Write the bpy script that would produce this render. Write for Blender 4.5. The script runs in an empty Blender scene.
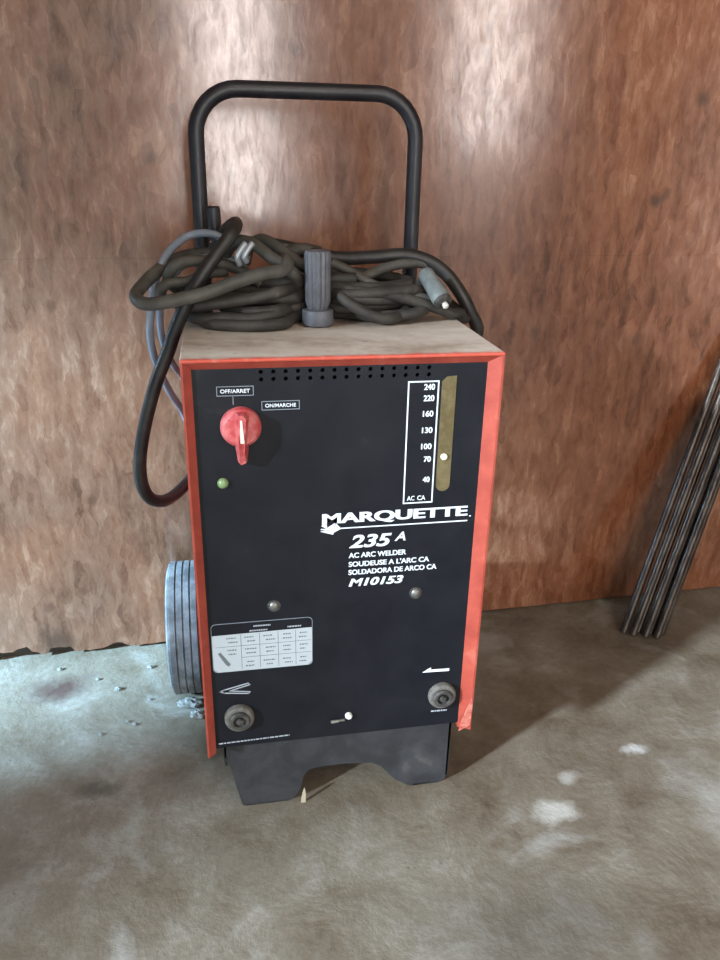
import bpy, bmesh, math, random
from mathutils import Vector, Matrix, Quaternion
random.seed(7)
PI = math.pi
C = bpy.context.scene.collection
sc = bpy.context.scene

# ---------------------------------------------------------------- camera
cd = bpy.data.cameras.new('camera'); cam = bpy.data.objects.new('camera', cd); C.objects.link(cam)
cd.sensor_fit = 'VERTICAL'; cd.sensor_height = 24.0; cd.lens = 776.67 / 960 * 24.0
cr = Vector((0.9840, -0.1774, 0.0190)); cu = Vector((0.0514, 0.3842, 0.9218)); cf = Vector((0.1709, 0.9061, -0.3871))
R3 = Matrix((cr, cu, -cf)).transposed()
cam.matrix_world = Matrix.Translation((-0.1390, -0.8204, 0.8535)) @ R3.to_4x4()
cd.clip_start = 0.02
sc.camera = cam
sc.view_settings.view_transform = 'Standard'; sc.view_settings.look = 'None'
sc.view_settings.gamma = 1; sc.view_settings.use_curve_mapping = False
sc.view_settings.exposure = -0.28

# ---------------------------------------------------------------- sky, daylight at the openings, and an added fill
w = bpy.data.worlds.new('World'); sc.world = w; w.use_nodes = True
wb = w.node_tree.nodes['Background']; wb.inputs[0].default_value = (0.62, 0.76, 1.0, 1); wb.inputs[1].default_value = 0.35

def area(name, loc, target, sx, sy, power, col, spread=180):
    l = bpy.data.lights.new(name, 'AREA'); l.shape = 'RECTANGLE'; l.size = sx; l.size_y = sy
    l.energy = power; l.color = col; l.spread = math.radians(spread)
    o = bpy.data.objects.new(name, l); C.objects.link(o); o.location = loc
    o.rotation_euler = (Vector(target) - Vector(loc)).to_track_quat('-Z', 'Y').to_euler()
    return o
area('daylight_side_doorway', (-6.0, -1.27, 2.45), (-0.3, 0.25, 0.2), 0.35, 0.35, 4900, (0.42, 0.72, 1.0))
area('daylight_side_gateway', (-6.0, -3.37, 2.9), (0.3, 0.0, 0.2), 0.4, 0.4, 2100, (0.72, 0.86, 1.0))
area('daylight_front_doorway', (0.28, -3.5, 1.15), (0.15, 0.4, 0.7), 0.40, 2.2, 50, (1.0, 0.92, 0.88))
area('daylight_front_window', (1.90, -3.5, 1.55), (0.35, 0.4, 0.8), 0.42, 1.4, 32, (1.0, 0.92, 0.88))
area('ceiling_fill', (0.4, -1.6, 2.5), (0.1, -0.2, 0.0), 1.4, 1.0, 22, (1.0, 0.88, 0.74))  # warm fill added under the ceiling

# ---------------------------------------------------------------- materials
def mat(name, col, rough=0.5, metal=0.0, spec=0.5):
    m = bpy.data.materials.new(name); m.use_nodes = True
    b = m.node_tree.nodes['Principled BSDF']
    b.inputs['Base Color'].default_value = (*col, 1); b.inputs['Roughness'].default_value = rough
    b.inputs['Metallic'].default_value = metal; b.inputs['Specular IOR Level'].default_value = spec
    return m
class G:
    """small node graph helper"""
    def __init__(s, m): s.t = m.node_tree; s.n = s.t.nodes; s.l = s.t.links; s.b = s.n['Principled BSDF']
    def new(s, kind, **kw):
        x = s.n.new(kind)
        for k, v in kw.items(): setattr(x, k, v)
        return x
    def put(s, sock, v):
        if hasattr(v, 'is_output') or hasattr(v, 'links'): s.l.new(v, sock)
        else: sock.default_value = v
    def coord(s): return s.new('ShaderNodeTexCoord').outputs['Object']
    def mapping(s, vec, loc=(0,0,0), rot=(0,0,0), scale=(1,1,1)):
        x = s.new('ShaderNodeMapping'); s.put(x.inputs[0], vec)
        x.inputs[1].default_value = loc; x.inputs[2].default_value = rot; x.inputs[3].default_value = scale
        return x.outputs[0]
    def noise(s, vec, scale, detail=4, rough=0.55, dist=0.0, out='Fac'):
        x = s.new('ShaderNodeTexNoise'); s.put(x.inputs['Vector'], vec); x.inputs['Scale'].default_value = scale
        x.inputs['Detail'].default_value = detail; x.inputs['Roughness'].default_value = rough; x.inputs['Distortion'].default_value = dist
        return x.outputs[out]
    def voro(s, vec, scale, feature='F1', out='Distance'):
        x = s.new('ShaderNodeTexVoronoi', feature=feature); s.put(x.inputs['Vector'], vec); x.inputs['Scale'].default_value = scale
        return x.outputs[out]
    def ramp(s, fac, stops):
        x = s.new('ShaderNodeValToRGB'); s.put(x.inputs[0], fac); e = x.color_ramp.elements
        while len(e) < len(stops): e.new(0.5)
        for k, (p, c) in zip(e, stops):
            k.position = p; k.color = (*c, 1) if isinstance(c, tuple) else (c, c, c, 1)
        return x.outputs[0]
    def mix(s, fac, a, b, mode='MIX'):
        x = s.new('ShaderNodeMix', data_type='RGBA', blend_type=mode)
        s.put(x.inputs[0], fac)
        for k, v in ((6, a), (7, b)): s.put(x.inputs[k], (*v, 1) if isinstance(v, tuple) else v)
        return x.outputs[2]
    def math(s, op, a, b=0.0, clamp=False):
        x = s.new('ShaderNodeMath', operation=op, use_clamp=clamp); s.put(x.inputs[0], a); s.put(x.inputs[1], b); return x.outputs[0]
    def bump(s, h, strength, dist, normal=None):
        x = s.new('ShaderNodeBump'); s.put(x.inputs['Height'], h); x.inputs['Strength'].default_value = strength; x.inputs['Distance'].default_value = dist
        if normal is not None: s.put(x.inputs['Normal'], normal)
        return x.outputs[0]
    def spot(s, vec, centre, rad, soft=0.4):
        """1 inside a blob round centre, measured in the space of vec"""
        d = s.new('ShaderNodeVectorMath', operation='DISTANCE'); s.put(d.inputs[0], vec); d.inputs[1].default_value = centre
        x = s.new('ShaderNodeMapRange'); s.put(x.inputs[0], d.outputs['Value'])
        x.inputs[1].default_value = rad * (1 + soft); x.inputs[2].default_value = rad * (1 - soft); x.inputs[3].default_value = 0; x.inputs[4].default_value = 1
        return x.outputs[0]

# varnished strand board of the back wall
M = {}
m = mat('strand_board', (0.3, 0.14, 0.08), 0.3); g = G(m); co = g.coord()
wn = g.noise(co, 16, 4, 0.6, out='Color')
wv = g.new('ShaderNodeVectorMath', operation='MULTIPLY_ADD'); g.put(wv.inputs[0], wn); wv.inputs[1].default_value = (0.026, 0, 0.03); g.put(wv.inputs[2], co); wv = wv.outputs[0]
fl1 = g.voro(g.mapping(wv, rot=(0, 0.30, 0), scale=(60, 0, 14)), 1, out='Color')
fl2 = g.voro(g.mapping(wv, loc=(3, 0, 2), rot=(0, -0.36, 0), scale=(95, 0, 24)), 1, out='Color')
fine = g.noise(g.mapping(wv, rot=(0, 0.2, 0), scale=(2.2, 0, 0.8)), 26, 8, 0.72, 0.15)
big = g.noise(g.mapping(co, scale=(1.5, 0, 1.0)), 2.6, 4, 0.6, 0.4)
fl = g.math('ADD', g.math('MULTIPLY', fl1, 0.5), g.math('MULTIPLY', fl2, 0.5))
tone = g.math('ADD', g.math('MULTIPLY', fl, 0.19), g.math('ADD', g.math('MULTIPLY', big, 0.39), g.math('MULTIPLY', fine, 0.42)))
red = g.ramp(tone, [(0.36, (0.085, 0.026, 0.010)), (0.45, (0.165, 0.053, 0.022)), (0.55, (0.235, 0.086, 0.040)), (0.68, (0.38, 0.185, 0.105))])
tan = g.ramp(tone, [(0.36, (0.095, 0.048, 0.030)), (0.45, (0.165, 0.090, 0.057)), (0.55, (0.235, 0.140, 0.093)), (0.68, (0.40, 0.28, 0.20))])
# the board colour turns from red to tan to the left and at the right margin
zone = g.ramp(g.math('ADD', g.mapping(co, scale=(1, 0, 0)), g.math('MULTIPLY', big, 0.5)), [(0.0, 1.0), (0.24, 0.15), (0.55, 0.0), (0.80, 0.0), (0.97, 0.75)])
col = g.mix(zone, red, tan)
kn = g.voro(g.mapping(wv, scale=(11, 0, 8)), 1)
col = g.mix(g.ramp(kn, [(0.05, 0.6), (0.12, 0.0)]), col, (0.085, 0.035, 0.02))
for cx, cz, rr in ((0.660, 0.947, 0.012), (0.605, 0.79, 0.012), (-0.455, 0.03, 0.03)):
    col = g.mix(g.spot(wv, (cx + .013, 0.46, cz + .015), rr + .002, 0.35), col, (0.06, 0.028, 0.015))
g.put(g.b.inputs['Base Color'], col)
g.put(g.b.inputs['Normal'], g.bump(g.math('ADD', g.math('MULTIPLY', fl, 0.45), fine), 0.6, 0.00035))
g.b.inputs['Roughness'].default_value = 0.22; g.b.inputs['Specular IOR Level'].default_value = 0.7; g.put(g.b.inputs['Coat Weight'], g.ramp(fine, [(0.40, 0.15), (0.58, 1.0)])); g.b.inputs['Coat Roughness'].default_value = 0.14
tg = g.new('ShaderNodeCombineXYZ'); tg.inputs[2].default_value = 1.0
g.b.inputs['Anisotropic'].default_value = 0.8; g.put(g.b.inputs['Tangent'], tg.outputs[0])
M['board'] = m

# stained concrete
m = mat('concrete', (0.3, 0.29, 0.25), 0.55); g = G(m); co = g.coord()
n1 = g.noise(co, 2.6, 5, 0.6, 0.6); n2 = g.noise(co, 11, 6, 0.65, 0.3); n3 = g.noise(co, 90, 4, 0.7); n4 = g.noise(g.mapping(co, loc=(4, 2, 0)), 5.5, 6, 0.62, 0.8)
t = g.math('ADD', g.math('MULTIPLY', n1, 0.46), g.math('ADD', g.math('MULTIPLY', n2, 0.38), g.math('MULTIPLY', n3, 0.16)))
col = g.ramp(t, [(0.36, (0.085, 0.062, 0.040)), (0.45, (0.155, 0.124, 0.087)), (0.54, (0.215, 0.186, 0.143)), (0.66, (0.36, 0.34, 0.295))])
col = g.mix(g.ramp(n4, [(0.55, 0.0), (0.68, 0.5)]), col, (0.40, 0.39, 0.355))
wc = g.noise(co, 24, 5, 0.65, out='Color')
wv = g.new('ShaderNodeVectorMath', operation='MULTIPLY_ADD'); g.put(wv.inputs[0], wc); wv.inputs[1].default_value = (0.055, 0.055, 0); g.put(wv.inputs[2], co)
wv = g.mapping(wv.outputs[0], scale=(0.62, 1, 1))
for cx, cy, rr, c, f in ((-0.345, 0.092, 0.015, (0.09, 0.075, 0.055), 0.85), (0.20, -0.225, 0.07, (0.10, 0.085, 0.065), 0.6),
                      (0.297, -0.055, 0.016, (0.62, 0.61, 0.56), 0.7), (0.345, 0.005, 0.010, (0.58, 0.57, 0.52), 0.6), (0.47, 0.045, 0.010, (0.62, 0.62, 0.6), 0.7),
                      (-0.435, 0.335, 0.026, (0.09, 0.055, 0.045), 1.0), (-0.39, 0.365, 0.007, (0.14, 0.11, 0.1), 0.7)):
    x = g.math('MULTIPLY', g.spot(wv, ((cx + .0275) * .62, cy + .0275, 0), rr, 0.6), f)
    col = g.mix(x, col, c)
col = g.mix(g.ramp(g.voro(co, 42), [(0.05, 0.5), (0.11, 0.0)]), col, (0.10, 0.08, 0.06))
g.put(g.b.inputs['Base Color'], col)
h = g.math('ADD', g.math('MULTIPLY', n2, 0.6), g.math('ADD', g.math('MULTIPLY', n3, 0.14), g.math('MULTIPLY', n4, 0.4)))
g.put(g.b.inputs['Normal'], g.bump(h, 0.5, 0.012)); g.put(g.b.inputs['Roughness'], g.ramp(n4, [(0.3, 0.42), (0.7, 0.68)]))
M['concrete'] = m

def speckle(name, c1, c2, rough, scale=30, lo=0.4, hi=0.62, bump=0.0, metal=0.0, c3=None, stretch=(1, 1, 1)):
    m = mat(name, c1, rough, metal); g = G(m); co = g.mapping(g.coord(), scale=stretch)
    n = g.noise(co, scale, 6, 0.65, 0.3)
    st = [(lo, c1), (hi, c2)] + ([(min(hi + 0.12, 1), c3)] if c3 else [])
    g.put(g.b.inputs['Base Color'], g.ramp(n, st))
    if bump: g.put(g.b.inputs['Normal'], g.bump(g.noise(co, scale * 3, 4), bump, 0.001))
    return m
M['plaster'] = speckle('rough_boarding', (0.30, 0.21, 0.15), (0.38, 0.28, 0.20), 0.8, 4)
M['ceil'] = speckle('ceiling_boarding', (0.34, 0.27, 0.20), (0.42, 0.34, 0.26), 0.8, 4)
M['red'] = speckle('red_enamel', (0.27, 0.036, 0.022), (0.36, 0.062, 0.038), 0.5, 24, 0.35, 0.6, 0.05, c3=(0.40, 0.12, 0.08))
M['black'] = speckle('black_face_paint', (0.0055, 0.0065, 0.0100), (0.0105, 0.0115, 0.0155), 0.48, 16, 0.35, 0.65, 0.04, c3=(0.024, 0.024, 0.026))
M['black'].node_tree.nodes['Principled BSDF'].inputs['Specular IOR Level'].default_value = 0.22
M['inside'] = mat('cabinet_shade_black', (0.004, 0.004, 0.005), 0.9)
M['white'] = mat('white_print', (0.72, 0.76, 0.80), 0.6)
M['grey_print'] = mat('dull_grey_print', (0.22, 0.25, 0.28), 0.6)
M['faint'] = mat('faint_print', (0.36, 0.39, 0.42), 0.6)
M['knob'] = speckle('red_knob_plastic', (0.46, 0.05, 0.055), (0.60, 0.17, 0.165), 0.5, 60)
M['ivory'] = mat('ivory_mark', (0.85, 0.72, 0.58), 0.5)
M['brass'] = speckle('dusty_brass_scale', (0.115, 0.088, 0.036), (0.18, 0.142, 0.07), 0.42, 50, metal=0.25)
M['green'] = mat('dull_green_lens', (0.20, 0.30, 0.13), 0.3)
M['steel'] = mat('screw_steel', (0.22, 0.22, 0.20), 0.45, 0.7)
M['socket'] = speckle('dusty_black_rubber', (0.030, 0.028, 0.026), (0.075, 0.07, 0.062), 0.7, 90)
M['socket_rim'] = speckle('dusty_socket_rim', (0.085, 0.078, 0.068), (0.15, 0.14, 0.12), 0.75, 90)
M['stand'] = speckle('dull_grey_black_steel', (0.020, 0.021, 0.024), (0.042, 0.043, 0.047), 0.6, 18, bump=0.1, c3=(0.085, 0.08, 0.075))
M['tube'] = speckle('black_tube_paint', (0.009, 0.009, 0.013), (0.020, 0.019, 0.024), 0.38, 25)
M['tyre'] = speckle('weathered_grey_tyre', (0.11, 0.115, 0.12), (0.26, 0.27, 0.28), 0.75, 30, bump=0.4, stretch=(1, 1, 1))
M['hub'] = mat('hub_plastic', (0.03, 0.03, 0.03), 0.5)
M['cable'] = speckle('dusty_black_rubber_cable', (0.020, 0.018, 0.016), (0.060, 0.053, 0.045), 0.62, 28, 0.35, 0.65, 0.15, c3=(0.12, 0.11, 0.095))
M['cable2'] = speckle('dusty_grey_rubber_cable', (0.045, 0.042, 0.036), (0.095, 0.088, 0.075), 0.6, 28, 0.35, 0.65, 0.15, c3=(0.15, 0.14, 0.12))
M['blackcable'] = speckle('clean_black_cable', (0.012, 0.011, 0.011), (0.028, 0.026, 0.024), 0.42, 28)
M['litflex'] = mat('lit_pale_flex', (0.20, 0.23, 0.28), 0.25)  # dark flex coloured pale blue-grey to carry its daylight highlight
M['ferrule'] = speckle('grey_green_ferrule', (0.12, 0.135, 0.13), (0.19, 0.21, 0.20), 0.55, 60)
M['plug'] = speckle('slate_grey_plastic', (0.085, 0.09, 0.105), (0.13, 0.135, 0.155), 0.5, 60)
M['rod'] = speckle('dark_bare_steel', (0.030, 0.022, 0.018), (0.12, 0.10, 0.085), 0.32, 14, 0.35, 0.65, 0.1, metal=0.8, stretch=(6, 6, 0.6))
M['rubble'] = speckle('crumbled_mortar', (0.18, 0.18, 0.165), (0.36, 0.36, 0.34), 0.85, 60, bump=0.6)
M['leaf'] = mat('dry_chip', (0.42, 0.34, 0.24), 0.8)
# dusty top sheet: beige dust over the red enamel
m = mat('dusty_red_top', (0.4, 0.32, 0.25), 0.75); g = G(m); co = g.coord()
n = g.noise(g.mapping(co, scale=(1, 1.6, 1)), 7, 5, 0.6, 0.5); f = g.noise(co, 60, 4, 0.6)
col = g.ramp(g.math('ADD', g.math('MULTIPLY', n, 0.75), g.math('MULTIPLY', f, 0.25)), [(0.36, (0.32, 0.235, 0.175)), (0.5, (0.50, 0.41, 0.33)), (0.66, (0.62, 0.55, 0.47))])
sp = g.voro(co, 24); col = g.mix(g.ramp(sp, [(0.05, 0.6), (0.12, 0.0)]), col, (0.14, 0.11, 0.09))
sx = g.new('ShaderNodeSeparateXYZ'); g.put(sx.inputs[0], co)
e = g.new('ShaderNodeMapRange'); g.put(e.inputs[0], g.math('ADD', sx.outputs[1], g.math('MULTIPLY', f, 0.012))); e.inputs[1].default_value = 0.016; e.inputs[2].default_value = 0.006
col = g.mix(e.outputs[0], col, (0.50, 0.07, 0.04))
g.put(g.b.inputs['Base Color'], col); M['top'] = m

# ---------------------------------------------------------------- helpers
def obj(name, bm, m, parent=None, smooth=False):
    me = bpy.data.meshes.new(name); bmesh.ops.recalc_face_normals(bm, faces=bm.faces[:]); bm.to_mesh(me); bm.free()
    for k in (m if isinstance(m, (list, tuple)) else [m]): me.materials.append(k)
    if smooth:
        for p in me.polygons: p.use_smooth = True
    o = bpy.data.objects.new(name, me); C.objects.link(o)
    if parent is not None: o.parent = parent
    return o
def empty(name, loc=(0, 0, 0)):
    o = bpy.data.objects.new(name, None); C.objects.link(o); o.location = loc; o.empty_display_size = 0.05; return o
def tag(o, label, cat, group=None, kind=None):
    o['label'] = label; o['category'] = cat
    if group: o['group'] = group
    if kind: o['kind'] = kind
    return o
def box(bm, x0, x1, y0, y1, z0, z1, bev=0.0, mi=0, seg=2):
    r = bmesh.ops.create_cube(bm, size=1.0); vs = r['verts']
    bmesh.ops.scale(bm, vec=(x1 - x0, y1 - y0, z1 - z0), verts=vs)
    bmesh.ops.translate(bm, vec=((x0 + x1) / 2, (y0 + y1) / 2, (z0 + z1) / 2), verts=vs)
    fs = list({f for v in vs for f in v.link_faces})
    for f in fs: f.material_index = mi
    if bev:
        es = list({e for v in vs for e in v.link_edges})
        bmesh.ops.bevel(bm, geom=es, offset=bev, segments=seg, affect='EDGES', profile=0.5)
    return bm
def prism(bm, pts, y0, y1, mi=0):
    """polygon in x,z extruded along y"""
    a = [bm.verts.new((x, y0, z)) for x, z in pts]; b = [bm.verts.new((x, y1, z)) for x, z in pts]; n = len(pts)
    fs = [bm.faces.new(a), bm.faces.new(b[::-1])] + [bm.faces.new((a[i], b[i], b[(i + 1) % n], a[(i + 1) % n])) for i in range(n)]
    for f in fs: f.material_index = mi
    return bm
def lathe(bm, prof, origin, axis=(0, 0, 1), seg=40, mi=0, flute=None):
    """prof: (radius, height) along axis"""
    q = Vector((0, 0, 1)).rotation_difference(Vector(axis).normalized()); o = Vector(origin); rings = []
    for k, (r, h) in enumerate(prof):
        ring = []
        for i in range(seg):
            a = 2 * PI * i / seg; rr = r * (1 + (flute(a, k) if flute else 0))
            ring.append(bm.verts.new(o + q @ Vector((rr * math.cos(a), rr * math.sin(a), h))))
        rings.append(ring)
    for A, B in zip(rings, rings[1:]):
        for i in range(seg):
            f = bm.faces.new((A[i], A[(i + 1) % seg], B[(i + 1) % seg], B[i])); f.material_index = mi
    for rg in (rings[0], rings[-1]):
        try: bm.faces.new(rg).material_index = mi
        except ValueError: pass
    return bm
def catmull(pts, n=10):
    P = [Vector(p) for p in pts]; P = [2 * P[0] - P[1]] + P + [2 * P[-1] - P[-2]]; out = []
    for i in range(1, len(P) - 2):
        for k in range(n):
            t = k / n; a, b, c, d = P[i - 1], P[i], P[i + 1], P[i + 2]
            out.append(0.5 * ((2 * b) + (c - a) * t + (2 * a - 5 * b + 4 * c - d) * t * t + (3 * b - a - 3 * c + d) * t ** 3))
    out.append(P[-2]); return out
def tube(bm, path, r, seg=12, mi=0, cap=True):
    path = [Vector(p) for p in path]; rings = []; N = None
    for i, p in enumerate(path):
        t = (path[min(i + 1, len(path) - 1)] - path[max(i - 1, 0)]).normalized()
        if N is None: N = t.orthogonal().normalized()
        N = (N - t * N.dot(t)).normalized(); B = t.cross(N); rr = r(i / (len(path) - 1)) if callable(r) else r
        rings.append([bm.verts.new(p + rr * (math.cos(2 * PI * k / seg) * N + math.sin(2 * PI * k / seg) * B)) for k in range(seg)])
    for a, b in zip(rings, rings[1:]):
        for k in range(seg):
            bm.faces.new((a[k], a[(k + 1) % seg], b[(k + 1) % seg], b[k])).material_index = mi
    if cap:
        bm.faces.new(rings[0][::-1]).material_index = mi; bm.faces.new(rings[-1]).material_index = mi
    return bm
def smooth_by_angle(o, deg=40):
    me = o.data
    for p in me.polygons: p.use_smooth = True
    bm = bmesh.new(); bm.from_mesh(me)
    for e in bm.edges:
        if len(e.link_faces) == 2 and e.calc_face_angle(0) > math.radians(deg): e.smooth = False
    bm.to_mesh(me); bm.free(); return o
def letter(bm, body, x0, x1, z0, z1, y, shear=0.0, bold=0.0, space=1.0, mi=0, th=0.0004, dup=0):
    """writing laid out to fill x0..x1, z0..z1 on a plane of constant y, facing -y; dup thickens the strokes"""
    if dup:
        for k in (1, 2): letter(bm, body, x0 + dup * k / 2, x1 - dup * (2 - k) / 2, z0, z1, y, shear, bold, space, mi, th + 0.00004 * k)
        x1 -= dup
    cu_ = bpy.data.curves.new('t', 'FONT'); cu_.body = body; cu_.size = 1; cu_.extrude = 0.01; cu_.offset = bold; cu_.shear = shear; cu_.space_character = space
    to = bpy.data.objects.new('t', cu_); C.objects.link(to)
    dg = bpy.context.evaluated_depsgraph_get(); me = bpy.data.meshes.new_from_object(to.evaluated_get(dg))
    bpy.data.objects.remove(to); bpy.data.curves.remove(cu_)
    vs = [v.co for v in me.vertices]; ax, bx_ = min(v.x for v in vs), max(v.x for v in vs); ay, by = min(v.y for v in vs), max(v.y for v in vs)
    mp = []
    for v in vs:
        mp.append(bm.verts.new((x0 + (v.x - ax) / (bx_ - ax) * (x1 - x0), y - (th if v.z > 0 else 0), z0 + (v.y - ay) / (by - ay) * (z1 - z0))))
    for p in me.polygons:
        try: bm.faces.new([mp[i] for i in p.vertices]).material_index = mi
        except ValueError: pass
    bpy.data.meshes.remove(me); return bm
def frame_rect(bm, x0, x1, z0, z1, t, y, th=0.0004, mi=0):
    box(bm, x0, x1, y - th, y, z1 - t, z1, mi=mi); box(bm, x0, x1, y - th, y, z0, z0 + t, mi=mi)
    box(bm, x0, x0 + t, y - th, y, z0 + t, z1 - t, mi=mi); box(bm, x1 - t, x1, y - th, y, z0 + t, z1 - t, mi=mi); return bm
def struct(name, bm, m):
    o = obj(name, bm, m); o['kind'] = 'structure'; return o

# ---------------------------------------------------------------- the room
X0, X1, Y0, H = -2.5, 3.2, -3.2, 2.6
bm = bmesh.new(); box(bm, X0 - .1, X1 + .1, Y0 - .1, 0.75, -0.1, 0.0); struct('floor', bm, M['concrete'])
bm = bmesh.new(); box(bm, X0 - .1, X1 + .1, Y0 - .1, 0.75, H, H + 0.1); struct('ceiling', bm, M['ceil'])
# back wall: sheets of strand board with a frayed lower edge over a dark gap, and a horizontal joint
WY = lambda x: 0.4507 + 0.0311 * x
bm = bmesh.new(); N = 700; xs = [X0 + (X1 - X0) * i / N for i in range(N + 1)]; rows = []
bz = 0.0
for i, x in enumerate(xs):
    fray = (0.004 + 0.010 * max(0, math.sin(x * 23) * math.sin(x * 61 + 1)) + random.uniform(0, 0.0035)) if x < -0.18 else 0.0025 + random.uniform(0, 0.0015)
    if -0.56 < x < -0.50 or -0.47 < x < -0.43: fray += 0.012
    seam = 0.7
    rows.append([bm.verts.new((x, WY(x), z)) for z in (fray, seam - 0.00006, )] + [bm.verts.new((x, WY(x) + 0.012, fray)), bm.verts.new((x, WY(x) + 0.012, seam - 0.00006)),
                 bm.verts.new((x, WY(x) + 0.0003, seam + 0.00006)), bm.verts.new((x, WY(x) + 0.0003, H)), bm.verts.new((x, WY(x) + 0.012, seam + 0.00006)), bm.verts.new((x, WY(x) + 0.012, H))])
for a, b in zip(rows, rows[1:]):
    for k, l in ((0, 1), (1, 3), (3, 2), (2, 0), (4, 5), (5, 7), (7, 6), (6, 4)):
        bm.faces.new((a[k], b[k], b[l], a[l]))
for a in (rows[0], rows[-1]):
    bm.faces.new((a[0], a[1], a[3], a[2])); bm.faces.new((a[4], a[5], a[7], a[6]))
struct('wall_back', bm, M['board'])
bm = bmesh.new(); pts = [(X0, WY(X0) + .0125), (X1, WY(X1) + .0125), (X1, WY(X1) + .06), (X0, WY(X0) + .06)]
a = [bm.verts.new((x, y, 0)) for x, y in pts]; b = [bm.verts.new((x, y, H)) for x, y in pts]
bm.faces.new(a); bm.faces.new(b)
for i in range(4): bm.faces.new((a[i], a[(i + 1) % 4], b[(i + 1) % 4], b[i]))
struct('trim_1', bm, mat('dark_sill', (0.05, 0.04, 0.03), 0.9))
# side wall with two doorways, wall behind the camera with a doorway and a window; unseen openings sized to shape the daylight
bm = bmesh.new(); xa, xb = X0 - .1, X0
for y0, y1, z0, z1 in ((0.42, 0.75, 0, H), (-1.36, -0.365, 0, H), (Y0 - .1, -3.0, 0, H), (-0.365, 0.42, 1.35, H), (-3.0, -1.36, 2.2, H)):
    box(bm, xa, xb, y0, y1, z0, z1)
struct('wall_left', bm, M['plaster'])
bm = bmesh.new(); box(bm, X1, X1 + .1, Y0 - .1, 0.75, 0, H); struct('wall_right', bm, M['plaster'])
bm = bmesh.new(); ya, yb = Y0 - .1, Y0
for x0, x1, z0, z1 in ((X0, 0.0, 0, H), (0.62, 1.46, 0, H), (2.12, X1, 0, H), (0.0, 0.62, 2.3, H), (1.46, 2.12, 2.3, H), (1.46, 2.12, 0, 0.9)):
    box(bm, x0, x1, ya, yb, z0, z1)
struct('wall_front', bm, M['plaster'])

# ---------------------------------------------------------------- the welder
W0, W1, D, ZB, ZT = -0.18, 0.18, 0.28, 0.1165, 0.65
wd = empty('arc_welder', (0, 0, 0))
tag(wd, 'red and black arc welder on wheels with looped black handle, standing on the concrete floor', 'welder')
# red shell: open-fronted sheet-metal case with flanges framing the black face
PX0, PX1, PZ0, PZ1 = -0.1690, 0.1630, 0.1290, 0.6375
bm = bmesh.new(); DIP = 0.008
box(bm, W0, W0 + .0025, 0.0, D, ZB, ZT - .002); box(bm, W1 - .0025, W1, 0.0, D, ZB, ZT - .002)
def ring(x0, x1, z0, z1, y): return [bm.verts.new((x0, y, z0)), bm.verts.new((x0, y, z1)), bm.verts.new((x1, y, z1)), bm.verts.new((x1, y, z0))]
r0 = ring(W0, W1, ZB, ZT - .0015, 0.012); r1 = ring(W0, W1, ZB, ZT - .0015, 0.0008); r1b = ring(W0 + .0010, W1 - .0010, ZB, ZT - .0022, 0.0)
r2 = ring(PX0, PX1, ZB, PZ1, DIP); r3 = ring(PX0, PX1, ZB, PZ1, DIP + 0.010)
for a, b in ((r0, r1), (r1, r1b), (r1b, r2), (r2, r3)):
    for i in range(3): bm.faces.new((a[i], a[i + 1], b[i + 1], b[i]))
box(bm, W0 + .0025, W1 - .0025, D - .004, D, ZB, ZT - .003)
box(bm, W0 + .0025, W1 - .0025, 0.02, D - .004, ZB, ZB + .003)
case = obj('case', bm, M['red'], wd)
bm = bmesh.new(); box(bm, W0 - .0004, W1 + .0004, -0.0006, D, ZT - .004, ZT, 0.0018)
tp = obj('top_sheet', bm, M['top'], wd); tp['label'] = 'dusty beige top of the welder case'
# black face plate with two rows of vent holes cut through
NH = 15; hx = [-0.0952 + 0.01343 * i for i in range(NH)]
bm = bmesh.new(); box(bm, PX0 - .004, PX1 + .003, 0.0035, 0.0055, PZ0, PZ1 + .003)
face = obj('front_panel', bm, M['black'], wd)
bm = bmesh.new()
for i, x in enumerate(hx):
    for z in (0.6345, 0.6262):
        lathe(bm, [(0.0024, -0.01), (0.0024, 0.01)], (x, 0.004, z), (0, 1, 0), 12)
cut = obj('cut', bm, M['inside'])
bo = face.modifiers.new('b', 'BOOLEAN'); bo.object = cut; bo.operation = 'DIFFERENCE'; bo.solver = 'EXACT'
dg = bpy.context.evaluated_depsgraph_get(); me = bpy.data.meshes.new_from_object(face.evaluated_get(dg))
face.modifiers.clear(); old = face.data; face.data = me; bpy.data.meshes.remove(old); bpy.data.objects.remove(cut)
face.data.materials.clear(); face.data.materials.append(M['black'])
for p in face.data.polygons: p.material_index = 0
bm = bmesh.new(); box(bm, PX0 + .003, PX1 - .003, 0.024, 0.026, PZ0, PZ1 - .002); obj('vent_shade_sheet', bm, M['inside'], wd)  # near-black sheet stands in for the shade seen through the vents
FY = 0.0035      # the face plane
# printing on the face
bm = bmesh.new()
letter(bm, 'MARQUETTE', -0.0285, 0.1510, 0.4448, 0.4605, FY, 0.0, 0.022, 1.0, dup=0.0015)
box(bm, 0.1535, 0.1555, FY - .0004, FY, 0.4455, 0.4470)
box(bm, -0.0300, 0.1515, FY - .0004, FY, 0.4395, 0.4410)
for k, tri in enumerate((((-0.0305, 0.4375), (-0.0150, 0.4325), (-0.0130, 0.4420)), ((-0.0215, 0.4425), (-0.0160, 0.4335), (-0.0130, 0.4480)), ((-0.0160, 0.4345), (-0.0055, 0.4400), (-0.0120, 0.4475)), ((-0.0290, 0.4445), (-0.0215, 0.4400), (-0.0255, 0.4560)))):
    prism(bm, tri, FY - .00055 - k * .00005, FY)
obj('brand_lettering', bm, M['white'], face)['label'] = 'white brand name with an underline'
bm = bmesh.new()
letter(bm, '235', 0.0045, 0.0570, 0.4125, 0.4300, FY, 0.25, 0.02, dup=0.0007)
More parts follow.
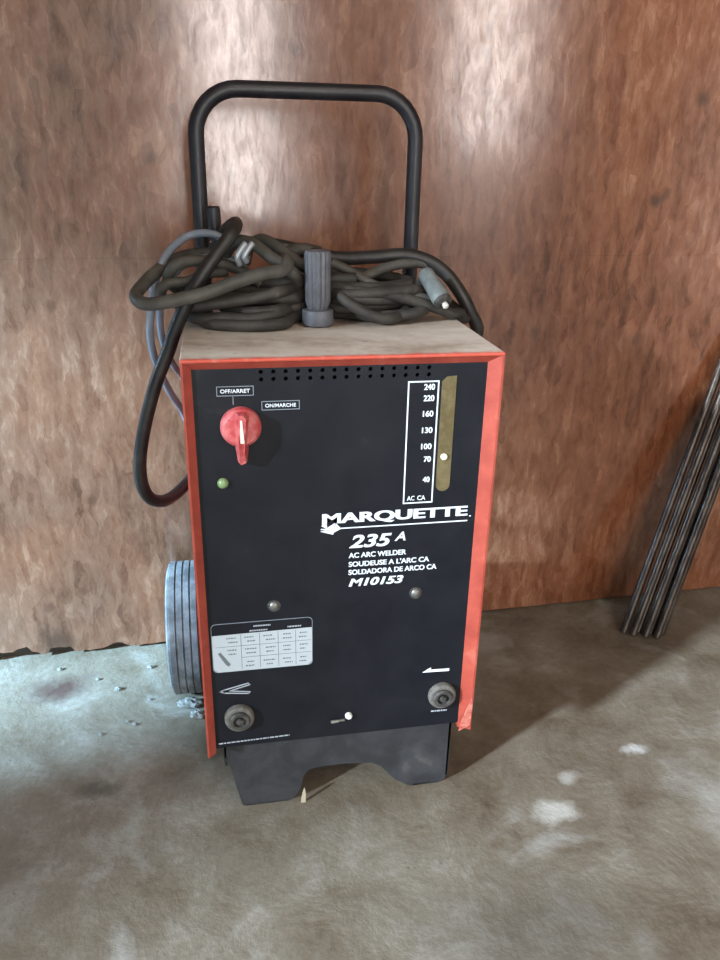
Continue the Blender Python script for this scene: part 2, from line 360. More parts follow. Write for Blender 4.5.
letter(bm, 'A', 0.0605, 0.0745, 0.4185, 0.4305, FY, 0.25, 0.02)
letter(bm, 'AC ARC WELDER', 0.0042, 0.0760, 0.3990, 0.4060, FY, 0, 0.012, dup=0.0004)
letter(bm, 'SOUDEUSE A L\'ARC CA', 0.0042, 0.1060, 0.3868, 0.3940, FY, 0, 0.012, dup=0.0004)
letter(bm, 'SOLDADORA DE ARCO CA', 0.0042, 0.1160, 0.3755, 0.3825, FY, 0, 0.012, dup=0.0004)
letter(bm, 'M10153', 0.0046, 0.0740, 0.3590, 0.3700, FY, 0.25, 0.02, dup=0.0007)
obj('model_lettering', bm, M['white'], face)
bm = bmesh.new(); frame_rect(bm, 0.0690, 0.1055, 0.4675, 0.6190, 0.0016, FY)
for s, z in (('240', 0.6118), ('220', 0.5985), ('160', 0.5800), ('130', 0.5600), ('100', 0.5400), ('70', 0.5240), ('40', 0.4980)):
    wdt = 0.0125 if len(s) == 3 else 0.0085
    letter(bm, s, 0.1005 - wdt, 0.1005, z - 0.0035, z + 0.0035, FY, 0, 0.01, dup=0.0003)
letter(bm, 'AC', 0.0740, 0.0830, 0.4715, 0.4775, FY, 0, 0.015); letter(bm, 'CA', 0.0865, 0.0965, 0.4715, 0.4775, FY, 0, 0.015)
obj('amperage_scale', bm, M['white'], face)['label'] = 'white framed scale of amperage numbers'
bm = bmesh.new()
pts = [(0.1085, 0.6180), (0.1145, 0.6235), (0.1255, 0.6240), (0.1255, 0.4900)] + [(0.1170 + 0.0085 * math.cos(a), 0.4900 + 0.0080 * math.sin(a)) for a in [-PI * k / 8 for k in range(1, 8)]] + [(0.1085, 0.4900)]
prism(bm, pts, FY - .0008, FY)
bs = obj('scale_window', bm, M['brass'], face); bs['label'] = 'dusty brass strip beside the numbers'
bm = bmesh.new(); lathe(bm, [(0.0040, 0), (0.0040, 0.002), (0.0030, 0.003)], (0.1160, FY - .0008, 0.5265), (0, -1, 0), 20)
obj('pointer', bm, M['ivory'], face)['label'] = 'small ivory pointer on the brass strip'
# switch labels
bm = bmesh.new()
frame_rect(bm, -0.1435, -0.1035, 0.6085, 0.6195, 0.0008, FY, mi=1); letter(bm, 'OFF/ARRET', -0.1395, -0.1075, 0.6118, 0.6162, FY, 0, 0.02)
frame_rect(bm, -0.0955, -0.0535, 0.5910, 0.6015, 0.0008, FY, mi=1); letter(bm, 'ON/MARCHE', -0.0915, -0.0575, 0.5942, 0.5984, FY, 0, 0.02)
box(bm, -0.1265, -0.1257, FY - .0004, FY, 0.5985, 0.6085, mi=1)
obj('switch_lettering', bm, [M['white'], M['grey_print']], face)
# rotary switch: round base with a raised bar that narrows to a pointer below
kn = bmesh.new(); KX, KZ = -0.1190, 0.5740
lathe(kn, [(0.0225, 0.0), (0.0225, 0.006), (0.0212, 0.010), (0.0180, 0.0125)], (KX, FY, KZ), (0, -1, 0), 40)
prof = [(-0.0120, 0.0150), (-0.0060, 0.0200), (0.0060, 0.0200), (0.0120, 0.0150), (0.0098, 0.0), (0.0082, -0.014), (0.0074, -0.026), (0.0058, -0.040), (-0.0022, -0.0425), (-0.0050, -0.040), (-0.0066, -0.026), (-0.0080, -0.014), (-0.0098, 0.0)]
lo = [kn.verts.new((KX + x, FY - 0.004, KZ + z)) for x, z in prof]
hi = [kn.verts.new((KX + x * (0.42 if z > -0.03 else 0.7), FY - (0.024 if z > -0.02 else 0.015), KZ + z * 0.96)) for x, z in prof]
kn.faces.new(lo); kn.faces.new(hi[::-1]); nn = len(prof)
for i in range(nn): kn.faces.new((lo[i], hi[i], hi[(i + 1) % nn], lo[(i + 1) % nn]))
ko = smooth_by_angle(obj('switch_knob', kn, M['knob'], wd), 35)
ko['label'] = 'red rotary switch knob pointing down'
bm = bmesh.new(); prism(bm, [(KX - 0.0012, KZ + 0.014), (KX + 0.0010, KZ + 0.014), (KX + 0.0026, KZ - 0.012), (KX - 0.0016, KZ - 0.012)], FY - 0.0248, FY - 0.0236)
obj('pointer_mark', bm, M['ivory'], ko)['label'] = 'ivory line on the red knob'
bm = bmesh.new(); lathe(bm, [(0.0062, 0), (0.0062, 0.002), (0.0045, 0.0045), (0.0015, 0.0055)], (-0.1416, FY, 0.5068), (0, -1, 0), 24)
smooth_by_angle(obj('pilot_light', bm, M['green'], wd))['label'] = 'dull green pilot light'
for x, z in ((-0.0878, 0.3400), (0.0908, 0.3425)):
    bm = bmesh.new(); lathe(bm, [(0.0062, 0), (0.0060, 0.0012), (0.0040, 0.0030), (0.0012, 0.0036)], (x, FY, z), (0, -1, 0), 24)
    s = smooth_by_angle(obj('screw', bm, M['steel'], wd)); s['label'] = 'steel screw head'
    bm = bmesh.new(); lathe(bm, [(0.0082, 0), (0.0080, 0.0008)], (x, FY, z), (0, -1, 0), 24); obj('washer', bm, M['socket'], s)
# rating table sticker
def rrect(x0, x1, z0, z1, r, n=5):
    out = []
    for cx, cz, a0 in ((x1 - r, z1 - r, 0), (x0 + r, z1 - r, PI / 2), (x0 + r, z0 + r, PI), (x1 - r, z0 + r, 1.5 * PI)):
        out += [(cx + r * math.cos(a0 + PI / 2 * k / n), cz + r * math.sin(a0 + PI / 2 * k / n)) for k in range(n + 1)]
    return out
bm = bmesh.new(); TX0, TX1, TZ0, TZ1 = -0.1660, -0.0405, 0.2485, 0.3200
prism(bm, rrect(TX0, TX1, TZ0, TZ1, 0.006), FY - .0003, FY, 1)
prism(bm, rrect(TX0 + .0008, TX1 - .0008, TZ0 + .012, TZ1 - .0008, 0.0055), FY - .0005, FY - .0003, 2)
prism(bm, [(TX0 + .0008, 0.3035), (TX1 - .0008, 0.3050), (TX1 - .0008, TZ0 + .0064), (TX1 - .0062, TZ0 + .0006), (TX0 + .0062, TZ0 + .0006), (TX0 + .0008, TZ0 + .0064)][::-1], FY - .0008, FY - .0003, 0)
st = obj('rating_sticker', bm, [mat('white_sticker', (0.42, 0.46, 0.48), 0.5), M['grey_print'], M['black']], face); st['label'] = 'white sticker with a table and black header'
bm = bmesh.new(); y = FY - .0008
colx = [-0.1300, -0.1070, -0.0840, -0.0620]
for x in colx: box(bm, x - .0003, x + .0003, y - .0002, y, TZ0 + .003, 0.3030)
for z in (0.2865, 0.2690): box(bm, TX0 + .003 if z > .28 else -0.130, TX1 - .002, y - .0002, y, z - .0002, z + .0002)
rnd = random.Random(3)
edges = [-0.163] + colx + [-0.0425]
for ci in range(5):
    for rz in (0.2955, 0.2780, 0.2590):
        if ci == 0 and rz < 0.27: continue
        for dz in (0.0030, -0.0030):
            x = edges[ci] + 0.004 + rnd.uniform(0, 0.004) + (0.010 if ci == 0 else 0); xe = edges[ci + 1] - 0.003 - rnd.uniform(0, 0.005)
            while x < xe:
                l = rnd.uniform(0.0012, 0.0030); box(bm, x, min(x + l, xe), y - .0002, y, rz + dz - .0009, rz + dz + .0008); x += l + 0.0009
prism(bm, [(-0.1590, 0.2770), (-0.1560, 0.2790), (-0.1440, 0.2600), (-0.1465, 0.2570), (-0.1500, 0.2600)][::-1], y - .0003, y)
obj('table_print', bm, mat('table_ink', (0.12, 0.14, 0.15), 0.6), st)
for x0, x1, z in ((-0.1140, -0.0930, 0.3135), (-0.1190, -0.0970, 0.3070), (-0.0720, -0.0550, 0.3085)):
    x = x0; bm = bmesh.new()
    while x < x1:
        l = rnd.uniform(0.0014, 0.003); box(bm, x, min(x + l, x1), FY - .0007, FY - .0005, z - .0010, z + .0010); x += l + .0007
    obj('header_print', bm, M['faint'], st)
# small symbols: ground clamp, electrode, captions under the sockets
bm = bmesh.new()
def stroke(bm, pts, t, mi=0):
    for (xa, za), (xb, zb) in zip(pts, pts[1:]):
        d = Vector((xb - xa, zb - za)).normalized() * t / 2; n = Vector((-d.y, d.x))
        prism(bm, [(xa - d.x + n.x, za - d.y + n.y), (xb + d.x + n.x, zb + d.y + n.y), (xb + d.x - n.x, zb + d.y - n.y), (xa - d.x - n.x, za - d.y - n.y)], FY - .0004, FY, mi)
stroke(bm, [(-0.1235, 0.2285), (-0.1540, 0.2210), (-0.1590, 0.2190), (-0.1540, 0.2165), (-0.1235, 0.2125), (-0.1215, 0.2150)], 0.0016)
stroke(bm, [(-0.1235, 0.2285), (-0.1215, 0.2260), (-0.1470, 0.2190), (-0.1215, 0.2150)], 0.0014)
obj('clamp_symbol', bm, M['faint'], face)
bm = bmesh.new(); prism(bm, [(0.1060, 0.2185), (0.1120, 0.2185), (0.1430, 0.2175), (0.1430, 0.2215), (0.1180, 0.2222), (0.1175, 0.2255), (0.1135, 0.2235)], FY - .0004, FY)
obj('electrode_symbol', bm, M['white'], face)
def dashes(x0, x1, z0, z1, h):
    x = x0; bm = bmesh.new()
    while x < x1:
        l = rnd.uniform(0.0018, 0.006); xe = min(x + l, x1); z = z0 + (z1 - z0) * (x - x0) / (x1 - x0); box(bm, x, xe, FY - .0004, FY, z - h / 2, z + h / 2); x = xe + .0010
    obj('caption_print', bm, M['faint'], face)
dashes(-0.1650, -0.0720, 0.1360, 0.1385, 0.0018); dashes(0.1215, 0.1440, 0.1530, 0.1525, 0.0022)
# sockets
for x, z in ((-0.1365, 0.1775), (0.1345, 0.1805)):
    bm = bmesh.new()
    lathe(bm, [(0.0190, 0.0), (0.0190, 0.0050), (0.0180, 0.0078), (0.0158, 0.0085), (0.0130, 0.0080), (0.0125, 0.003)], (x, FY, z), (0, -1, 0), 40)
    so = smooth_by_angle(obj('output_socket', bm, M['socket_rim'], wd), 60); so['label'] = 'round rubber output socket'
    bm = bmesh.new(); lathe(bm, [(0.0135, 0), (0.0135, 0.0085), (0.0120, 0.0105), (0.0085, 0.0100), (0.0078, 0.004), (0.0045, 0.004), (0.0040, 0.0105), (0.0015, 0.0110)], (x, FY - .001, z - .0012), (0, -1, 0), 28)
    obj('socket_insert', bm, M['socket'], so)
# little earth screw and clip at the lower middle of the face
bm = bmesh.new(); lathe(bm, [(0.0048, 0), (0.0048, 0.003), (0.0035, 0.0048), (0.001, 0.005)], (0.0072, FY, 0.1610), (0, -1, 0), 20)
smooth_by_angle(obj('earth_screw', bm, mat('pale_screw', (0.7, 0.7, 0.66), 0.4), wd))
bm = bmesh.new(); lathe(bm, [(0.0022, 0), (0.0026, 0.004), (0.0022, 0.010), (0.0014, 0.012)], (-0.0170, FY - .0025, 0.1545), (1, 0, 0.05), 14)
box(bm, -0.006, 0.002, FY - .003, FY, 0.1535, 0.1565, .0008)
obj('clip', bm, M['steel'], wd)
# scuffed corner plate at the lower right of the flange
bm = bmesh.new(); prism(bm, [(0.1625, 0.1165), (0.1780, 0.1240), (0.1795, 0.1620), (0.1775, 0.1700), (0.1650, 0.1330)][::-1], -0.0006, 0.0006)
obj('scuff', bm, speckle('scuffed_paint', (0.55, 0.20, 0.15), (0.40, 0.045, 0.03), 0.6, 90), case)
# everything mounted on the face sits back inside the dished frame
def set_back(o):
    for v in o.data.vertices:
        v.co = Vector((v.co.x + (v.co.x + 0.139) * 0.0060, v.co.y + DIP - 0.0035, v.co.z + (v.co.z - 0.8535) * 0.0060))
    for c in o.children: set_back(c)
for o in list(wd.children):
    if o.name.split('.')[0] in ('front_panel', 'switch_knob', 'pilot_light', 'screw', 'output_socket', 'earth_screw', 'clip'): set_back(o)
# stand: dished steel skid with two feet
SY = 0.027
bm = bmesh.new()
pr = [(-0.1600, 0.1180), (-0.1590, 0.0900), (-0.1515, 0.0720), (-0.1430, 0.0250), (-0.1380, 0.0020), (-0.1330, 0.0), (-0.0740, 0.0), (-0.0640, 0.0060), (-0.0560, 0.0200), (-0.0510, 0.0430), (-0.0440, 0.0520), (-0.0290, 0.0555), (0.0090, 0.0560), (0.0450, 0.0520),
      (0.0600, 0.0440), (0.0720, 0.0280), (0.0840, 0.0140), (0.0980, 0.0040), (0.1080, 0.0), (0.1460, 0.0), (0.1540, 0.0040), (0.1600, 0.0120), (0.1610, 0.1180)]
prism(bm, pr[::-1], SY, SY + 0.004)
for x0, x1 in ((-0.1600, -0.1565), (0.1575, 0.1610)):                      # side cheeks running back to the axle
    a = [(SY, 0.1180), (SY, 0.0900 if x0 < 0 else 0.0120), (SY + .05, 0.03), (0.20, 0.085), (0.335, 0.095), (0.335, 0.1180)]
    va = [bm.verts.new((x0, y, z)) for y, z in a]; vb = [bm.verts.new((x1, y, z)) for y, z in a]
    bm.faces.new(va); bm.faces.new(vb[::-1])
    for i in range(6): bm.faces.new((va[i], vb[i], vb[(i + 1) % 6], va[(i + 1) % 6]))
for x0, x1 in ((-0.133, -0.074), (0.109, 0.146)): box(bm, x0, x1, SY, SY + .045, 0.0, 0.003)   # turned-in soles
sd = obj('stand', bm, M['stand'], wd); sd['label'] = 'dark steel stand with two feet and an arch between'
# axle and wheels
AY, AZ, RW = 0.328, 0.1110, 0.1105
bm = bmesh.new(); tube(bm, [(-0.250, AY, AZ), (0.250, AY, AZ)], 0.007, 14); obj('axle', bm, M['steel'], wd)
def wheel(xo, sgn):
    bm = bmesh.new(); prof = [(0.075, 0.004), (RW - .014, 0.0), (RW - .004, 0.003)]
    h = 0.0045
    for k in range(4):
        prof += [(RW, h), (RW, h + 0.0085), (RW - .0035, h + 0.0092), (RW - .0035, h + 0.0105)]; h += 0.0112
    prof += [(RW - .004, 0.0500), (RW - .014, 0.053), (0.075, 0.049)]
    lathe(bm, prof, (xo, AY, AZ), (sgn, 0, 0), 64)
    wh = smooth_by_angle(obj('wheel', bm, M['tyre'], wd), 30); wh['label'] = 'weathered grey ribbed wheel'
    bm = bmesh.new(); lathe(bm, [(0.0755, 0.006), (0.060, 0.012), (0.020, 0.008), (0.020, 0.0), (0.0085, 0.0), (0.0085, 0.052), (0.020, 0.052), (0.060, 0.040), (0.0755, 0.047)], (xo, AY, AZ), (sgn, 0, 0), 40)
    smooth_by_angle(obj('hub', bm, M['hub'], wh), 40)
wheel(-0.1900, -1); wheel(0.1900, 1)
# handle: bent tube rising behind the case
HX0, HX1, HY, HZ, HR = -0.1530, 0.1370, 0.292, 0.9268, 0.0103
pts = [(HX0 - .001, HY, 0.30), (HX0, HY, 0.5), (HX0, HY, HZ - 0.055)]
for k in range(1, 9): a = PI - PI / 2 * k / 8; pts.append((HX0 + 0.055 + 0.055 * math.cos(a), HY, HZ - 0.055 + 0.055 * math.sin(a)))
for k in range(0, 9): a = PI / 2 - PI / 2 * k / 8; pts.append((HX1 - 0.055 + 0.055 * math.cos(a), HY, HZ - 0.055 + 0.055 * math.sin(a)))
pts += [(HX1, HY, 0.5), (HX1, HY, 0.30)]
bm = bmesh.new(); tube(bm, pts, HR, 18); smooth_by_angle(obj('handle', bm, M['tube'], wd), 60)['label'] = 'black bent tube handle'
for x in (HX0, HX1):
    for z in (0.34, 0.56):
        bm = bmesh.new(); box(bm, x - .02, x + .02, D - .001, D + .006, z - .012, z + .012, .001); obj('handle_bracket', bm, M['stand'], wd)

# ---------------------------------------------------------------- cables on top of the welder
CR = 0.0074
rc = random.Random(11); coil = []
TURN = 7.4; NS = 100
for k in range(NS + 1):
    a = 2 * PI * TURN * k / NS + 2.5; lay = k / NS
    rx = 0.128 - 0.022 * math.sin(lay * 9) + rc.uniform(-.006, .006); ry = 0.048 - 0.010 * math.sin(lay * 7 + 1) + rc.uniform(-.003, .003)
    coil.append((0.004 + rx * math.cos(a), 0.222 + ry * math.sin(a), ZT + CR + 0.0045 + 0.040 * lay + 0.004 * math.sin(a * 1.7)))
main = [coil,
    [(-0.0192,0.2100,0.7106), (-0.0048,0.2000,0.7018), (0.0099,0.1750,0.6929), (0.0230,0.1600,0.6815), (0.0377,0.1550,0.6722), (0.0577,0.1500,0.6627), (0.0823,0.1550,0.6601), (0.1040,0.1750,0.6637), (0.1150,0.2050,0.6686)],
    [(-0.0293,0.2120,0.7230), (-0.0070,0.2030,0.7090), (0.0240,0.1750,0.6941), (0.0692,0.1720,0.6878), (0.1100,0.1750,0.6792), (0.1532,0.1820,0.6657), (0.1785,0.1900,0.6545), (0.1977,0.2100,0.6490), (0.176, 0.245, 0.668)],
    [(-0.1881,0.1900,0.6801), (-0.1704,0.1600,0.6778), (-0.1438,0.1500,0.6816), (-0.1099,0.1480,0.6864), (-0.0832,0.1460,0.6912), (-0.0609,0.1500,0.6964), (-0.0350,0.1850,0.6955), (0.0026,0.2060,0.6983), (0.0371,0.2150,0.7045)],
    [(-0.1772,0.2150,0.6883), (-0.1837,0.1900,0.6726), (-0.1641,0.1600,0.6630), (-0.1326,0.1480,0.6649), (-0.0990,0.1400,0.6647), (-0.0676,0.1500,0.6684), (-0.0405,0.1850,0.6716), (-0.0039,0.2070,0.6737), (0.0350,0.2000,0.6757), (0.0644,0.2000,0.6806)],
    [(-0.150,0.215,0.659), (-0.158,0.185,0.658), (-0.150,0.155,0.658), (-0.125,0.138,0.658), (-0.085,0.132,0.658), (-0.058,0.143,0.658), (-0.043,0.175,0.659), (-0.012,0.200,0.660), (0.030,0.196,0.659), (0.070,0.168,0.660), (0.115,0.165,0.664), (0.138,0.195,0.668), (0.135,0.235,0.672)],
    [(-0.105,0.250,0.676), (-0.128,0.215,0.674), (-0.128,0.180,0.672), (-0.100,0.152,0.671), (-0.068,0.152,0.672), (-0.048,0.180,0.674), (-0.02,0.205,0.676)],
    ]
strands = [
    ([(-0.1257,0.2500,0.7186), (-0.1187,0.2350,0.7380), (-0.1049,0.2150,0.7487), (-0.0860,0.1950,0.7448), (-0.0675,0.1800,0.7320), (-0.0461,0.1720,0.7184), (-0.0331,0.1780,0.7028), (-0.0153,0.2000,0.6866)], 0.0078),
    ([(-0.0965,0.2620,0.7169), (-0.0910,0.2500,0.7389), (-0.0758,0.2380,0.7489), (-0.0590,0.2220,0.7419), (-0.0423,0.2100,0.7308), (-0.0229,0.2000,0.7170), (0.0037,0.2050,0.7010), (0.0355,0.2050,0.6956), (0.0759,0.2050,0.6901), (0.1167,0.2050,0.6911), (0.1464,0.2150,0.7011)], 0.0070),
    ([(0.0119,0.2250,0.7058), (0.0383,0.2220,0.7022), (0.0582,0.2200,0.7036), (0.0821,0.2250,0.7119), (0.1105,0.2300,0.7177), (0.1438,0.2350,0.7169), (0.1656,0.2350,0.7062)], 0.0066),
    ([(-0.1588,0.2400,0.6841), (-0.1834,0.2150,0.6884), (-0.1957,0.1850,0.7054), (-0.1868,0.1720,0.7227), (-0.1676,0.1800,0.7287), (-0.1375,0.1900,0.7262), (-0.1070,0.1950,0.7156), (-0.0805,0.1850,0.6996)], 0.0070),
    ([(-0.1774,0.2250,0.6688), (-0.2003,0.1900,0.6802), (-0.2052,0.1680,0.6961), (-0.1924,0.1630,0.7051), (-0.1712,0.1700,0.7063), (-0.1504,0.1800,0.7131), (-0.1245,0.1950,0.7133)], 0.0062),
    ([(0.0082,0.2000,0.7244), (0.0362,0.1950,0.7124), (0.0620,0.1900,0.6977), (0.0998,0.1900,0.6871), (0.1424,0.1850,0.6771), (0.1550,0.1800,0.6726)], 0.0062),
]
bm = bmesh.new()
def clear_plug(path, r):
    # the coil runs round the back of the upright plug
    for v in path:
        dx = v.x + 0.0125; R = 0.0215 + r
        if abs(dx) < R and v.z < 0.755: v.y = max(v.y, 0.165 + math.sqrt(R * R - dx * dx))
        if abs(v.x) < 0.186: v.z = max(v.z, ZT + r + 0.0006)
    return path
for p in main: tube(bm, clear_plug(catmull(p, 10), CR), CR, 12)
for p, r in strands: tube(bm, clear_plug(catmull(p, 10), r), r, 12, 1)
o = obj('welding_cable', bm, [M['cable'], M['cable2']], None, True); tag(o, 'long dusty black welding cable coiled in a flat tangle on the welder top', 'cable')
# thick black lead arching over the pile and falling behind the right end
bm = bmesh.new()
p = [(-0.0903,0.2620,0.7414), (-0.0506,0.2620,0.7376), (-0.0107,0.2580,0.7289), (0.0293,0.2520,0.7230), (0.0720,0.2450,0.7251), (0.1166,0.2400,0.7282), (0.1507,0.2350,0.7195), (0.1743,0.2250,0.7022), (0.1914,0.2150,0.6794), (0.2051,0.2120,0.6553), (0.2184,0.2150,0.6267), (0.204, 0.225, 0.58), (0.207, 0.240, 0.50), (0.205, 0.262, 0.42), (0.190, 0.310, 0.38), (0.12, 0.335, 0.36)]
tube(bm, catmull(p, 10), 0.0092, 14)
o = obj('power_cord', bm, M['blackcable'], None, True); tag(o, 'thick black cord arching over the pile and dropping behind the right end of the welder', 'cord')
# front bar loop with the sharp bend at the far left
bm = bmesh.new()
p = [(0.0034,0.2620,0.7298), (-0.0245,0.2550,0.7345), (-0.0491,0.2350,0.7278), (-0.0486,0.1700,0.7284), (-0.0567,0.1500,0.7215), (-0.0829,0.1380,0.7186), (-0.1143,0.1300,0.7106), (-0.1499,0.1240,0.6991), (-0.1848,0.1220,0.6917), (-0.2127,0.1260,0.6867), (-0.2269,0.1350,0.6877), (-0.2322,0.1500,0.6934), (-0.2261,0.1700,0.7007), (-0.2114,0.1950,0.7125), (-0.1938,0.2250,0.7219), (-0.1692,0.2550,0.7270), (-0.1237,0.2620,0.7299)]
tube(bm, catmull(p, 10), 0.0080, 14)
o = obj('ground_lead', bm, M['cable2'], None, True); tag(o, 'grey-black lead crossing the front of the pile and bending back at the far left', 'cable')
# hanging loop at the left side
bm = bmesh.new()
p = [(-0.1379,0.2620,0.7325), (-0.1267,0.2500,0.7514), (-0.1152,0.2250,0.7660), (-0.1095,0.2000,0.7705), (-0.1155,0.1750,0.7621), (-0.1283,0.1650,0.7468), (-0.1461,0.1550,0.7259), (-0.1614,0.1500,0.7045), (-0.1748,0.1500,0.6808), (-0.1885,0.1500,0.6532), (-0.2003,0.1500,0.6237), (-0.2162,0.1500,0.5887), (-0.2289,0.1500,0.5527), (-0.2395,0.1500,0.5157), (-0.2465,0.1520,0.4796), (-0.2471,0.1560,0.4469), (-0.2395,0.1650,0.4222), (-0.2247,0.1850,0.4079), (-0.2089,0.2200,0.4022), (-0.1931,0.2620,0.4022), (-0.1766,0.3200,0.3971), (-0.13, 0.345, 0.37), (-0.10, 0.33, 0.36)]
tube(bm, catmull(p, 10), 0.0085, 16)
o = obj('ground_cable', bm, M['blackcable'], None, True); tag(o, 'black cable hanging in a long loop down the left side of the welder', 'cable')
# thinner arc at the upper left of the pile
bm = bmesh.new()
p = [(-0.1221,0.2350,0.7479), (-0.1344,0.2360,0.7540), (-0.1507,0.2380,0.7562), (-0.1698,0.2400,0.7523), (-0.1875,0.2250,0.7416), (-0.2001,0.2100,0.7275), (-0.2095,0.2000,0.7094), (-0.2157,0.1950,0.6894), (-0.2201,0.1950,0.6646), (-0.2239,0.2000,0.6383), (-0.2231,0.2100,0.6100), (-0.2174,0.2250,0.5791), (-0.2077,0.2450,0.5452), (-0.1956,0.2900,0.5045), (-0.18, 0.335, 0.45), (-0.12, 0.345, 0.40)]
tube(bm, catmull(p, 10), 0.0050, 12)
o = obj('thin_flex', bm, M['litflex'], None, True); tag(o, 'thinner black flex with its highlight painted in, arching at the upper left, outer of the two behind the loop', 'cord', 'thin hanging flexes')
bm = bmesh.new()
p = [(-0.0975,0.2450,0.7114), (-0.1306,0.2400,0.7274), (-0.1692,0.2350,0.7206), (-0.1926,0.2250,0.7045), (-0.2051,0.2200,0.6853), (-0.2108,0.2200,0.6598), (-0.2119,0.2250,0.6328), (-0.2080,0.2350,0.6064), (-0.2000,0.2500,0.5804), (-0.1898,0.2900,0.5493), (-0.172, 0.335, 0.47), (-0.10, 0.345, 0.44)]
tube(bm, catmull(p, 10), 0.0046, 12)
o = obj('thin_flex', bm, M['litflex'], None, True); tag(o, 'thinner black flex with its highlight painted in, dropping beside the case, inner of the two behind the loop', 'cord', 'thin hanging flexes')

# ferrule end of the electrode lead lying at the right end of the pile
e0, e1 = Vector((0.1338,0.1900,0.7100)), Vector((0.1487,0.1500,0.6792))
fr = empty('cable_connector', e0); ax = (e1 - e0); L = ax.length; ax.normalize()
tag(fr, 'grey-green cable connector with a bright metal tip, at the right end of the cable pile', 'connector')
bm = bmesh.new(); lathe(bm, [(0.0080, -.004), (0.0105, 0.0), (0.0118, L * .5), (0.0125, L * .82), (0.0120, L * .9)], (0, 0, 0), ax, 24); smooth_by_angle(obj('sleeve', bm, M['ferrule'], fr), 50)
bm = bmesh.new(); lathe(bm, [(0.0118, L * .88), (0.0118, L), (0.0090, L + .002), (0.0060, L + .002), (0.0050, L - .002)], (0, 0, 0), ax, 24); smooth_by_angle(obj('collar', bm, M['socket'], fr), 50)
bm = bmesh.new(); lathe(bm, [(0.0040, L - .002), (0.0040, L + .006), (0.0028, L + .0075)], (0, 0, 0), ax, 16); obj('contact_tip', bm, mat('bright_tip', (0.75, 0.74, 0.68), 0.35, 0.3), fr)['label'] = 'bright metal tip'

# fluted plug standing upright on the top sheet in front of the coil
pg = empty('upright_plug', (-0.0125, 0.165, ZT))
tag(pg, 'slate grey fluted plug standing upright among the cables near the middle of the welder top', 'plug')
fl_ = lambda n, d: (lambda a, k: d * (abs(math.sin(a * n / 2)) - 0.5) if 0 < k else 0)
bm = bmesh.new(); lathe(bm, [(0.0190, 0.0), (0.0200, 0.002), (0.0200, 0.017), (0.0188, 0.019), (0.0140, 0.0195)], (0, 0, 0.002), (0, 0, 1), 48); smooth_by_angle(obj('collar', bm, M['plug'], pg), 40)
bm = bmesh.new(); lathe(bm, [(0.0125, 0.018), (0.0128, 0.022), (0.0152, 0.029), (0.0157, 0.086), (0.0150, 0.090), (0.0110, 0.091)], (0, 0, 0.002), (0, 0, 1), 96, flute=fl_(14, 0.14)); smooth_by_angle(obj('grip', bm, M['plug'], pg), 40)

# shiny jaw of a clamp showing between the cables
j0 = Vector((-0.1066,0.1700,0.7486)); jw = empty('ground_clamp', j0)
tag(jw, 'shiny steel clamp jaw peeking out under the top loop, left half of the pile', 'clamp')
for dx, l, r in ((0.0, 0.024, 0.0040), (0.0085, 0.020, 0.0040)):
    bm = bmesh.new(); tube(bm, catmull([(dx + .007, 0.002, 0.002), (dx, -0.002, -0.006), (dx - .004, -0.003, -0.014), (dx - .001, 0.0, -l)], 6), r, 12); obj('jaw', bm, mat('bright_jaw', (0.40, 0.43, 0.47), 0.4, 0.6), jw, True)
bm = bmesh.new(); tube(bm, [(-.004, 0.004, -.014), (0.012, 0.004, -.016)], 0.003, 10); obj('hinge_pin', bm, M['steel'], jw, True)
# rubber-sleeved holder standing up beside the left leg of the handle
bm = bmesh.new(); tube(bm, catmull([(-0.1363,0.2620,0.7875), (-0.1358,0.2620,0.7727), (-0.1353,0.2620,0.7578), (-0.1346,0.2620,0.7452)], 8), lambda t: 0.0070 if t < .04 else 0.0088, 14)
o = obj('electrode_holder', bm, M['tube'], None, True); tag(o, 'short black sleeved electrode holder poking up beside the left leg of the handle', 'electrode holder')

# ---------------------------------------------------------------- steel bars leaning at the right
bases = [(0.611, 0.349), (0.625, 0.338), (0.639, 0.346), (0.646, 0.329), (0.660, 0.338), (0.666, 0.322), (0.680, 0.331)]
dirv = Vector((0.7690, 0.4400, 0.4940)) - Vector((0.6037, 0.3400, 0.0)); dirv.normalize()
LB = ['leftmost of the leaning dark steel bars, its foot nearest the welder', 'second leaning dark steel bar from the left, in front of the first', 'dark steel bar in the middle back of the leaning bundle',
      'dark steel bar in the middle front of the leaning bundle', 'dark steel bar right of centre in the leaning bundle', 'front bar near the right edge of the leaning steel bundle', 'rightmost of the leaning dark steel bars']
for i, (x, y) in enumerate(bases):
    R = 0.0074
    L = ((0.4507 + 0.0311 * (x + 0.23)) - 0.0085 - y) / (dirv.y) - 0.006
    r = empty('steel_bar', (x, y, 0)); tag(r, LB[i], 'steel bar', 'steel bars leaning against the wall')
    q = dirv
    bm = bmesh.new(); z0 = R * 0.42
    tube(bm, [q * 0 + Vector((0, 0, z0)), q * L + Vector((0, 0, z0))], R, 16); smooth_by_angle(obj('bar', bm, M['rod'], r), 50)

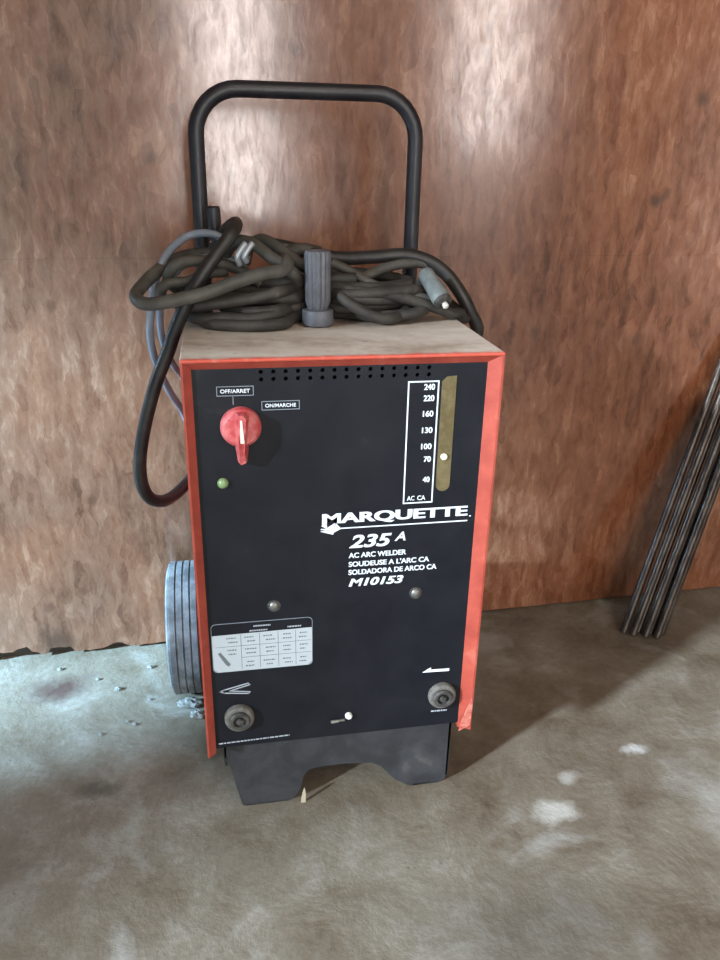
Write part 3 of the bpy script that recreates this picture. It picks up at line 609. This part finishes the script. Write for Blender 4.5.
# ---------------------------------------------------------------- crumbs on the floor
def crumb(name, x, y, s, seed, m, label, cat, flat=0.6, grp=None):
    rr = random.Random(seed); bm = bmesh.new(); bmesh.ops.create_icosphere(bm, subdivisions=3, radius=1)
    for v in bm.verts:
        k = 1 + 0.16 * math.sin(v.co.x * 5 + seed) * math.cos(v.co.y * 6 + seed) + 0.1 * math.sin(v.co.z * 9 + v.co.x * 7) + rr.uniform(-.06, .06); v.co = Vector((v.co.x * s[0] * k, v.co.y * s[1] * k, v.co.z * s[2] * k))
    lo = min(v.co.z for v in bm.verts)
    for v in bm.verts: v.co.z -= lo * 0.75; v.co.z = max(v.co.z, 0.0)
    o = obj(name, bm, m); o.location = (x, y, 0); tag(o, label, cat, grp); return o
crumb('mortar_lump', -0.216, 0.258, (0.020, 0.011, 0.0075), 2, M['rubble'], 'pale lump of crumbled mortar in front of the left wheel', 'rubble')
crumb('mortar_lump', -0.203, 0.228, (0.012, 0.008, 0.007), 5, M['rubble'], 'smaller pale mortar lump nearer the red case edge', 'rubble')
rr = random.Random(4)
CL = ['tiny crumb lying nearest the front of the left floor patch', 'left one of a close pair of tiny crumbs left of the wheel', 'right one of a close pair of tiny crumbs left of the wheel', 'tiny crumb at middle distance between the wall and the front crumb',
      'tiny crumb close beside the left wheel', 'tiny crumb furthest left, near the foot of the wall', 'largest tiny crumb, in the middle of the left floor patch', 'tiny crumb near the wall foot, just left of the wheel']
for i, (x, y) in enumerate([(-0.3526,0.2083,-0.0000)[:2], (-0.3136,0.2330,0.0000)[:2], (-0.3019,0.2239,0.0000)[:2], (-0.3748,0.3524,-0.0000)[:2], (-0.2824,0.2836,0.0000)[:2], (-0.4444,0.3918,0.0000)[:2], (-0.3379,0.3190,0.0000)[:2], (-0.2883,0.3737,0.0000)[:2]]):
    s = rr.uniform(0.0022, 0.0042)
    crumb('mortar_crumb', x, y, (s * 1.3, s, s * 0.8), 20 + i, M['rubble'], CL[i], 'crumb', grp='mortar crumbs left of the welder')
bm = bmesh.new(); prism(bm, [(-0.0035, 0.0), (0.0035, 0.0), (0.0028, 0.014), (0.0006, 0.024), (-0.0022, 0.015)], 0.0, 0.002)
o = obj('dry_chip', bm, M['leaf']); o.location = (-0.0530, 0.020, 0.0); o.rotation_euler = (-0.12, 0.08, 0.0); tag(o, 'upright tan wood chip at the inner edge of the left foot', 'wood chip')
